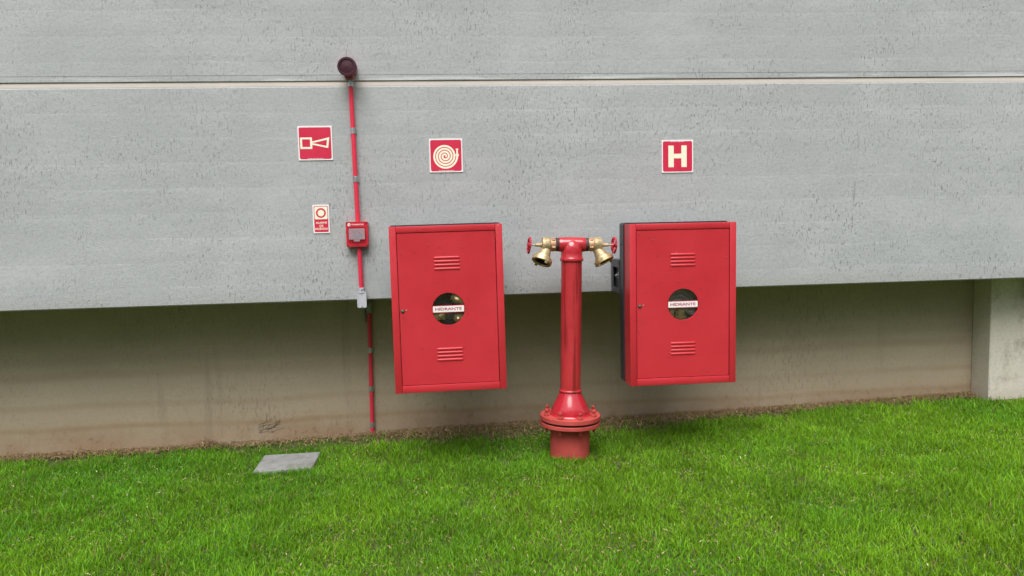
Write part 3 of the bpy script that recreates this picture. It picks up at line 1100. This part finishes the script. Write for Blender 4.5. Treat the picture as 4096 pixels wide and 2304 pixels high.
def drops(parent, seed):
    q = np.random.default_rng(seed)
    bm = bmesh.new()
    n = 0
    while n < 260:
        x, z = q.uniform(0.006, CW - 0.006), q.uniform(0.006, CH - 0.006)
        if (x - CW / 2) ** 2 + (z - 0.4655) ** 2 < 0.10 ** 2:
            continue
        onframe = x < 0.037 or x > CW - 0.038 or z < 0.040 or z > CH - 0.036
        if not onframe and (x < 0.046 or x > CW - 0.046 or z < 0.05 or z > CH - 0.045):
            continue
        if q.random() > 0.35 + 0.65 * (z / CH > 0.3) * (0.5 + 0.5 * math.sin(x * 17 + z * 9 + seed)):
            continue
        r_ = 0.0018 + 0.0026 * q.random() ** 2
        y_ = CF if onframe else CF + 0.004
        if onframe and (0.0385 < x < CW - 0.0375):
            y_ = CF + 0.0012
        ce = Vector((x, y_, z))
        top = bm.verts.new(ce + Vector((0, -r_ * 0.75, -r_ * 0.1)))
        r1 = [bm.verts.new(ce + Vector((math.cos(a) * r_, 0.0002, math.sin(a) * r_ * 1.12))) for a in [2 * math.pi * i / 6 for i in range(6)]]
        r2 = [bm.verts.new(ce + Vector((math.cos(a) * r_ * 0.72, -r_ * 0.5, math.sin(a) * r_ * 0.8))) for a in [2 * math.pi * i / 6 for i in range(6)]]
        for i in range(6):
            j = (i + 1) % 6
            bm.faces.new((r1[i], r1[j], r2[j], r2[i]))
            bm.faces.new((r2[i], r2[j], top))
        n += 1
    # a row of drops hanging from the lower edge
    xx = 0.02
    while xx < CW - 0.02:
        ce = Vector((xx, CF + 0.005, 0.0))
        r_ = q.uniform(0.0015, 0.0032)
        bmesh.ops.create_icosphere(bm, subdivisions=1, radius=r_, matrix=Matrix.Translation(ce))
        xx += q.uniform(0.008, 0.022)
    o = obj('rain_drops', bm, 'water', parent, 80)
    o['kind'] = 'stuff'


drops(cabL, 3)
drops(cabR, 4)


# hoses stored inside, seen through the round windows
def coupling(parent, c, axis, r_, ln, mat):
    bm = bmesh.new()
    a, u, w = frame_of(axis)
    o_ = Vector(c) - a * ln / 2
    lathe(bm, [(r_ * 0.72, 0), (r_ * 0.72, ln * 0.16), (r_, ln * 0.17), (r_, ln * 0.45), (r_ * 0.86, ln * 0.46), (r_ * 0.86, ln * 0.56), (r_ * 0.93, ln * 0.57),
               (r_ * 0.93, ln * 0.76), (r_ * 0.7, ln * 0.78), (r_ * 0.66, ln)], o_, axis, 28)
    for s2 in (0, 1, 2):
        th = s2 * 2.094
        p = o_ + a * ln * 0.3 + (u * math.cos(th) + w * math.sin(th)) * r_
        bmesh.ops.create_cube(bm, size=1, matrix=Matrix.Translation(p) @ Matrix.Scale(r_ * 0.35, 4))
    obj('coupling', bm, mat, parent, 30)


def hose(cab, label, coil_mat, gx):
    t = thing('fire_hose', label, 'hose', (cab.location.x + CW / 2, (CF + CB) / 2 + 0.02, cab.location.z + 0.4655), 'hoses stored in the cabinets')
    bm = bmesh.new()
    pts = []
    for i in range(121):
        th = i / 120 * 2 * math.pi * 4.5
        r_ = 0.035 + i / 120 * 0.13
        pts.append((gx + r_ * math.cos(th), 0.012, -0.03 + r_ * math.sin(th)))
    tube(bm, pts, 0.0155, 8)
    obj('coil', bm, coil_mat, t)
    return t


hL = hose(cabL, 'dark fire hose with brass couplings inside the left cabinet', 'hose', 0.0)
coupling(hL, (0.062, -0.035, 0.05), (0.88, 0, -0.42), 0.034, 0.10, 'brass_in')
coupling(hL, (-0.060, -0.035, -0.036), (-0.9, 0, -0.42), 0.034, 0.10, 'brass_in')
coupling(hL, (0.062, -0.038, -0.055), (0.95, 0, -0.22), 0.030, 0.07, 'brass_in')
hR = hose(cabR, 'grey fire hose with one brass coupling inside the right cabinet', 'hose_grey', 0.0)
coupling(hR, (-0.004, -0.035, -0.062), (-0.12, -0.35, 0.95), 0.030, 0.075, 'brass_in')
coupling(hR, (-0.062, -0.035, -0.045), (-0.9, 0, -0.25), 0.030, 0.03, 'brass_in')
bm = bmesh.new()
tube(bm, [(0.105, -0.02, -0.11), (0.08, -0.025, -0.07), (0.06, -0.03, -0.045), (0.02, -0.03, -0.02)], 0.024, 10)
obj('hose_end', bm, 'hose_grey', hR)

# ------------------------------------------------------------------ hydrant
hyd = thing('fire_hydrant', 'red standpipe hydrant with two brass valves standing in the lawn', 'hydrant', (HX, HY, 0), rot=(0, R(1.5), 0))
bm = bmesh.new()
lathe(bm, [(0.117, -0.15), (0.117, 0.234)], seg=48)
obj('base_pipe', bm, 'hyd_base', hyd)
bm = bmesh.new()
lathe(bm, [(0.120, 0.2335), (0.176, 0.2335), (0.178, 0.2355), (0.178, 0.253), (0.176, 0.255), (0.120, 0.255)], seg=64)
obj('lower_flange', bm, 'hyd_base', hyd, 30)
bm = bmesh.new()
lathe(bm, [(0.163, 0.2555), (0.163, 0.2675)], seg=48)
obj('gasket', bm, 'black', hyd)
bm = bmesh.new()
lathe(bm, [(0.10, 0.268), (0.176, 0.268), (0.178, 0.270), (0.178, 0.293), (0.176, 0.295), (0.10, 0.295)], seg=64)
obj('upper_flange', bm, 'hyd_base', hyd, 30)
bm = bmesh.new()
lathe(bm, [(0.122, 0.2945), (0.119, 0.300), (0.113, 0.303), (0.113, 0.309), (0.1115, 0.322), (0.106, 0.340), (0.096, 0.362), (0.084, 0.386), (0.073, 0.408), (0.066, 0.422), (0.0625, 0.432)], seg=48)
obj('reducer', bm, 'hyd', hyd, 60)
bm = bmesh.new()
wobf = lambda th: 1 + 0.008 * math.sin(th * 17) + 0.006 * math.sin(th * 29 + 1)
lathe(bm, [(0.0600, 0.428), (0.0660, 0.430), (0.0675, 0.436), (0.0665, 0.443), (0.0600, 0.446)], seg=64, wob=wobf)
obj('weld_seam', bm, 'hyd_pipe', hyd, 60)
bm = bmesh.new()
lathe(bm, [(0.0605, 0.436), (0.0605, 1.24)], seg=48)
obj('riser_pipe', bm, 'hyd_pipe', hyd)
TZ = 1.298
bm = bmesh.new()
lathe(bm, [(0.061, 1.200), (0.067, 1.2015), (0.0690, 1.206), (0.0690, 1.215), (0.0670, 1.221), (0.0635, 1.226), (0.0635, 1.255), (0.060, 1.285), (0.050, 1.312), (0.030, 1.328)], seg=48)
lathe(bm, [(0.0405, -0.078), (0.0425, -0.074), (0.0425, -0.055), (0.0435, -0.02), (0.0435, 0.02), (0.0425, 0.055), (0.0425, 0.074), (0.0405, 0.078)], (0, 0, TZ), (1, 0, 0), 40)
tee = obj('tee', bm, 'hyd', hyd, 60)


def hexa(bm, c, r_, h, rot=0.0):
    lathe(bm, [(r_ * 0.94, 0), (r_, h * 0.12), (r_, h * 0.88), (r_ * 0.94, h)], c, (math.sin(0.0), 0, 1), 6, wob=None)


for k_ in range(8):
    a = R(13 + 45 * k_)
    bx, by = 0.149 * math.sin(a), -0.149 * math.cos(a)
    bm = bmesh.new()
    lathe(bm, [(0.0070, 0.204), (0.0082, 0.206), (0.0086, 0.325), (0.0092, 0.326), (0.0092, 0.331), (0.0075, 0.333)], (bx, by, 0), (0, 0, 1), 12)
    bt = obj('flange_bolt', bm, 'hyd_base', hyd, 30)
    for zz, rr_, hh in ((0.2952, 0.0165, 0.016), (0.2195, 0.0155, 0.0138)):
        bm = bmesh.new()
        hexa(bm, (bx, by, zz), rr_, hh)
        obj('nut', bm, 'hyd_base', bt, 30)


def valve(sd, dirn, wheel_yaw, wheel_tilt):
    ax = (sd, 0, 0)
    # threaded nipple
    bm = bmesh.new()
    lathe(bm, [(0.0365, 0.076), (0.0395, 0.080), (0.0385, 0.088), (0.0400, 0.094), (0.0365, 0.097)], (0, 0, TZ), ax, 32, wob=lambda th: 1 + 0.02 * math.sin(5 * th) + 0.015 * math.sin(11 * th))
    v = obj('valve', bm, 'bitumen', hyd, 60)
    bm = bmesh.new()
    lathe(bm, [(0.0370, 0.0972), (0.0380, 0.100), (0.0380, 0.125), (0.0360, 0.128)], (0, 0, TZ), ax, 8 if False else 32)
    for i in range(6):
        th = i * math.pi / 3 + 0.3
        bmesh.ops.create_cube(bm, size=1, matrix=Matrix.Translation((sd * 0.111, 0.0375 * math.cos(th), TZ + 0.0375 * math.sin(th))) @ Matrix.Rotation(-th + math.pi / 2, 4, 'X') @ Matrix.Diagonal((0.018, 0.012, 0.004, 1)))
    obj('union_nut', bm, 'copper', v, 30)
    # body: short drum on the axis, outlet neck running down
    bm = bmesh.new()
    lathe(bm, [(0.030, 0.120), (0.0400, 0.128), (0.0430, 0.136), (0.0440, 0.141), (0.0440, 0.168), (0.0415, 0.174), (0.022, 0.177)], (0, 0, TZ), ax, 36)
    d = Vector(dirn).normalized()
    p0 = Vector((sd * 0.142, 0.0, TZ - 0.008))
    lathe(bm, [(0.022, -0.01), (0.029, 0.01), (0.031, 0.035), (0.0355, 0.056), (0.0385, 0.070), (0.0395, 0.078)], p0, d, 36)
    # raised casting marks on the drum
    for th, rr_ in ((2.35, 0.006), (1.95, 0.0045)):
        c0 = Vector((sd * 0.154, -0.0442 * math.sin(th), TZ - 0.0442 * math.cos(th)))
        nrm = Vector((0, -math.sin(th), -math.cos(th)))
        a_, u_, w_ = frame_of(nrm)
        tube(bm, [c0 + u_ * rr_ * math.cos(q * 0.628) + w_ * rr_ * math.sin(q * 0.628) for q in range(10)], 0.0012, 5, True)
    obj('valve_body', bm, 'brass_dull', v, 40)
    # coupling ring with dark mouth
    bm = bmesh.new()
    q0 = p0 + d * 0.074
    lathe(bm, [(0.038, 0.0), (0.0495, 0.001), (0.0505, 0.010), (0.0570, 0.0115), (0.0595, 0.015), (0.0595, 0.033), (0.0570, 0.036), (0.0480, 0.036), (0.0465, 0.030), (0.038, 0.026), (0.033, 0.010)], q0, d, 44, cap=False)
    a_, u_, w_ = frame_of(d)
    for th in (0.35, 0.35 + math.pi):
        for dt in (-0.09, 0.0, 0.09):
            p = q0 + d * 0.041 + (u_ * math.cos(th + dt) + w_ * math.sin(th + dt)) * 0.0525
            mt = Matrix((u_ * math.cos(th + dt) + w_ * math.sin(th + dt), -u_ * math.sin(th + dt) + w_ * math.cos(th + dt), d)).transposed().to_4x4()
            bmesh.ops.create_cube(bm, size=1, matrix=Matrix.Translation(p) @ mt @ Matrix.Diagonal((0.009, 0.006, 0.012, 1)))
    obj('coupling_ring', bm, 'brass', v, 30)
    bm = bmesh.new()
    lathe(bm, [(0.0455, 0.024), (0.0455, 0.0285), (0.031, 0.0285), (0.031, 0.006), (0.0, 0.006)], q0, d, 36, cap=False)
    obj('mouth_seal', bm, 'black', v, 30)
    # stem
    bm = bmesh.new()
    lathe(bm, [(0.016, 0.174), (0.016, 0.182), (0.0105, 0.183), (0.0105, 0.212), (0.0085, 0.214), (0.0055, 0.2145), (0.0055, 0.248)], (0, 0, TZ - 0.002), ax, 20)
    obj('stem', bm, 'brass_dull', v, 30)
    # hand wheel: lobed rim, hub, five spokes
    bm = bmesh.new()
    n = 60
    rim = []
    for i in range(n):
        th = 2 * math.pi * i / n
        r_ = 0.0435 + 0.0022 * math.cos(10 * th)
        rim.append((0, r_ * math.cos(th), r_ * math.sin(th)))
    tube(bm, rim, 0.0062, 8, True)
    lathe(bm, [(0.011, -0.012), (0.013, -0.008), (0.013, 0.006), (0.008, 0.009)], (0, 0, 0), (sd, 0, 0), 16)
    for i in range(5):
        th = 2 * math.pi * i / 5 + 0.4
        tube(bm, [(-sd * 0.004, 0.010 * math.cos(th), 0.010 * math.sin(th)), (-sd * 0.004, 0.026 * math.cos(th), 0.026 * math.sin(th)), (0, 0.042 * math.cos(th), 0.042 * math.sin(th))], 0.0042, 6)
    bmesh.ops.transform(bm, matrix=Matrix.Translation((sd * 0.250, 0, TZ - 0.004)) @ Matrix.Rotation(wheel_yaw, 4, 'Z') @ Matrix.Rotation(wheel_tilt, 4, 'Y'), verts=bm.verts)
    obj('hand_wheel', bm, 'wheel', v, 50)


valve(-1, (-0.38, -0.36, -0.85), R(2), R(6))
valve(1, (0.44, -0.30, -0.85), R(5), R(1))

# ------------------------------------------------------------------ alarm line: siren, conduits, boxes
RC = 0.0135
CYU = -0.024
SK = 1.16
sir = thing('alarm_siren', 'round red siren with a maroon grille at the top of the conduit', 'siren', (-0.466, 0, 2.356), rot=(R(4), 0, R(-3)))
sir.scale = (SK, 1.05, SK)
bm = bmesh.new()
lathe(bm, [(0.036, 0.004), (0.039, 0.010), (0.0395, 0.060), (0.041, 0.066), (0.041, 0.085)], (0, 0, 0), (0, -1, 0), 40)
box(bm, -0.022, 0.022, -0.06, -0.012, -0.052, -0.02, 0.006, 2)
obj('body', bm, 'siren_red', sir, 40)
bm = bmesh.new()
lathe(bm, [(0.041, 0.085), (0.0455, 0.087), (0.0465, 0.092), (0.0465, 0.118), (0.044, 0.122), (0.036, 0.122), (0.034, 0.117), (0.020, 0.119), (0.0, 0.121)], (0, 0, 0), (0, -1, 0), 72, cap=False,
      wob=lambda th: 1 + 0.012 * math.cos(36 * th))
obj('grille', bm, 'maroon', sir, 40)
bm = bmesh.new()
box(bm, -0.020, 0.020, -0.045, -0.002, -0.069, -0.048, 0.004)
obj('mount', bm, 'fitting', sir)

up = thing('red_conduit', 'upper red conduit running from the siren down to the grey box', 'conduit', (-0.449, CYU, 1.06))
def cx_at(z):
    return -0.449 + (-0.4645 + 0.449) * (z - 1.06) / (2.27 - 1.06)
bm = bmesh.new()
pts = [(cx_at(2.283) + 0.449, 0, 2.283 - 1.06), (cx_at(1.4604) + 0.449, 0, 1.4604 - 1.06)]
rod(bm, pts[0], pts[1], RC, RC, 24)
obj('pipe', bm, 'red_pipe', up)
bm = bmesh.new()
rod(bm, (cx_at(1.3065) + 0.449, 0, 1.3065 - 1.06), (0, 0, 0.002), RC, RC, 24)
obj('pipe', bm, 'red_pipe', up)


def clamp(bm, x, z, y_pipe, y_wall, r_=RC, h=0.034):
    lathe(bm, [(r_ + 0.0006, -h / 2), (r_ + 0.0018, -h / 2 + 0.001), (r_ + 0.0018, h / 2 - 0.001), (r_ + 0.0006, h / 2)], (x, 0, z), (0, 0, 1), 24, cap=False)
    for s2 in (-1, 1):
        a, b = sorted((x + s2 * (r_ + 0.0005), x + s2 * (r_ + 0.004)))
        box(bm, a, b, 0.002, y_wall - y_pipe, z - h / 2 + 0.002, z + h / 2 - 0.002)


for zc in (1.993, 1.710):
    bm = bmesh.new()
    clamp(bm, cx_at(zc) + 0.449, zc - 1.06, CYU, -0.0005)
    obj('clamp', bm, 'galv', up, 30)
bm = bmesh.new()
lathe(bm, [(RC + 0.001, -0.018), (RC + 0.004, -0.016), (RC + 0.004, 0.006), (RC + 0.0055, 0.007), (RC + 0.0055, 0.017), (RC + 0.002, 0.019)], (cx_at(2.266) + 0.449, 0, 2.266 - 1.06), (0, 0, 1), 24)
obj('end_coupling', bm, 'galv', up, 30)

# manual call point
cp = thing('alarm_call_point', 'red manual alarm call point box with clear flip cover on the conduit', 'alarm box', (-0.459, 0, 1.385))
bm = bmesh.new()
box(bm, -0.0645, 0.0645, -0.050, -0.001, -0.0745, 0.0745, 0.005, 2)
obj('housing', bm, 'alarm_red', cp)
bm = bmesh.new()
ring_prism(bm, rrect(-0.0635, 0.0635, -0.0735, 0.0735, 0.006, 3), rrect(-0.050, 0.050, -0.052, 0.040, 0.004, 3), -0.0505, -0.057)
obj('cover_frame', bm, 'alarm_red', cp, 30)
for sx in (-1, 1):
    for sz in (-1, 1):
        bm = bmesh.new()
        lathe(bm, [(0.0042, 0), (0.0042, 0.0015)], (sx * 0.056, -0.057, sz * 0.066), (0, -1, 0), 12)
        obj('screw', bm, 'maroon', cp)
bm = bmesh.new()
box(bm, -0.047, 0.047, -0.053, -0.0505, -0.050, 0.038)
obj('recess_plate', bm, 'alarm_red', cp)
bm = bmesh.new()
arch = [(-0.026, -0.020), (0.026, -0.020), (0.026, 0.006)] + [(0.026 * math.cos(R(a)), 0.006 + 0.020 * math.sin(R(a))) for a in range(20, 180, 20)] + [(-0.026, 0.006)]
prism(bm, arch, -0.053, -0.060)
obj('push_plate', bm, 'alarm_push', cp, 30)
# logo and maker's name
bm = bmesh.new()
lt = 0.0575
ring_prism(bm, [(-0.0445 + 0.0095 * math.cos(2 * math.pi * i / 24), lt + 0.0095 * math.sin(2 * math.pi * i / 24)) for i in range(24)],
           [(-0.0435 + 0.0062 * math.cos(2 * math.pi * i / 24), lt - 0.0005 + 0.0068 * math.sin(2 * math.pi * i / 24)) for i in range(24)], -0.0570, -0.0574)
prism(bm, [(-0.050, lt - 0.004), (-0.043, lt - 0.006), (-0.041, lt + 0.002), (-0.044, lt + 0.007), (-0.047, lt + 0.002)], -0.0570, -0.0574)
add_bm(bm, text_bm('TECNOHOLD', -0.031, 0.040, lt - 0.0038, lt + 0.0042, -0.0570, -0.0574, 0.02))
obj('lettering', bm, 'white', cp, 0)
# clear cover: five-sided shell
bm = bmesh.new()
x0, x1, z0, z1, yb, yf = -0.046, 0.046, -0.030, 0.034, -0.0572, -0.074
box(bm, x0, x1, yf, yf + 0.0025, z0, z1, 0.001)
box(bm, x0, x0 + 0.0025, yf + 0.0026, yb, z0, z1)
box(bm, x1 - 0.0025, x1, yf + 0.0026, yb, z0, z1)
box(bm, x0 + 0.0026, x1 - 0.0026, yf + 0.0026, yb, z1 - 0.0025, z1)
box(bm, x0 + 0.0026, x1 - 0.0026, yf + 0.0026, yb, z0, z0 + 0.0025)
box(bm, -0.018, 0.018, yf - 0.004, yf - 0.0005, z0 - 0.012, z0 - 0.001, 0.002)
k = NT('cover_plastic')
k.set(Base_Color=(0.75, 0.74, 0.78), Roughness=0.12)
tr = k.n('ShaderNodeBsdfTransparent'); tr.inputs[0].default_value = (0.86, 0.84, 0.88, 1)
mx = k.n('ShaderNodeMixShader'); mx.inputs[0].default_value = 0.22
k.l(tr.outputs[0], mx.inputs[1]); k.l(k.p.outputs[0], mx.inputs[2]); k.l(mx.outputs[0], k.out.inputs['Surface'])
MAT['cover'] = k.m
obj('clear_cover', bm, 'cover', cp)

# grey conduit body at the wall's lower edge
jb = thing('junction_box', 'grey metal conduit box hanging over the lower edge of the wall', 'junction box', (-0.447, 0, 0.993))
bm = bmesh.new()
box(bm, -0.0265, 0.0265, -0.047, -0.001, -0.046, 0.046, 0.008, 3)
lathe(bm, [(0.0155, 0.040), (0.0155, 0.062), (0.0175, 0.063), (0.0175, 0.070), (0.0145, 0.071)], (0.0, CYU, 0), (0, 0, 1), 24)
obj('body', bm, 'alu', jb, 40)
bm = bmesh.new()
ring_prism(bm, rrect(-0.0275, 0.0275, -0.047, 0.047, 0.008, 4), rrect(-0.0225, 0.0225, -0.042, 0.042, 0.006, 4), -0.0465, -0.0505)
prism(bm, rrect(-0.0224, 0.0224, -0.0419, 0.0419, 0.006, 4), -0.0465, -0.0488)
obj('cover_plate', bm, 'alu', jb, 30)
for zz in (0.0405, -0.0405):
    bm = bmesh.new()
    lathe(bm, [(0.0042, 0), (0.0042, 0.002), (0.002, 0.003)], (0, -0.0503, zz), (0, -1, 0), 12)
    obj('screw', bm, 'steel', jb)
bm = bmesh.new()
lathe(bm, [(0.0040, 0), (0.0040, 0.002)], (0, CYU - 0.0155, 0.055), (0, -1, 0), 10)
obj('screw', bm, 'steel', jb)

# lower conduit on the recessed base wall
lo = thing('red_conduit', 'lower red conduit on the recessed base wall, going into the grass', 'conduit', (-0.462, 0.476, 0.0))
bm = bmesh.new()
rod(bm, (0.0, 0, -0.03), (0.011, 0, 0.87), RC, RC, 24)
obj('pipe', bm, 'red_pipe', lo)
for zc in (0.602, 0.340, 0.092):
    bm = bmesh.new()
    clamp(bm, 0.011 * zc / 0.87, zc, 0.476, 0.4995, RC, 0.036)
    obj('clamp', bm, 'galv', lo, 30)
bm = bmesh.new()
box(bm, -0.008, 0.032, -0.022, 0.0235, 0.853, 0.945, 0.006, 2)
box(bm, -0.004, 0.028, -0.40, -0.0225, 0.925, 0.965, 0.006, 2)
box(bm, -0.024, -0.016, -0.012, 0.0235, 0.79, 0.905, 0.002)
obj('elbow_fitting', bm, 'fitting', lo, 40)
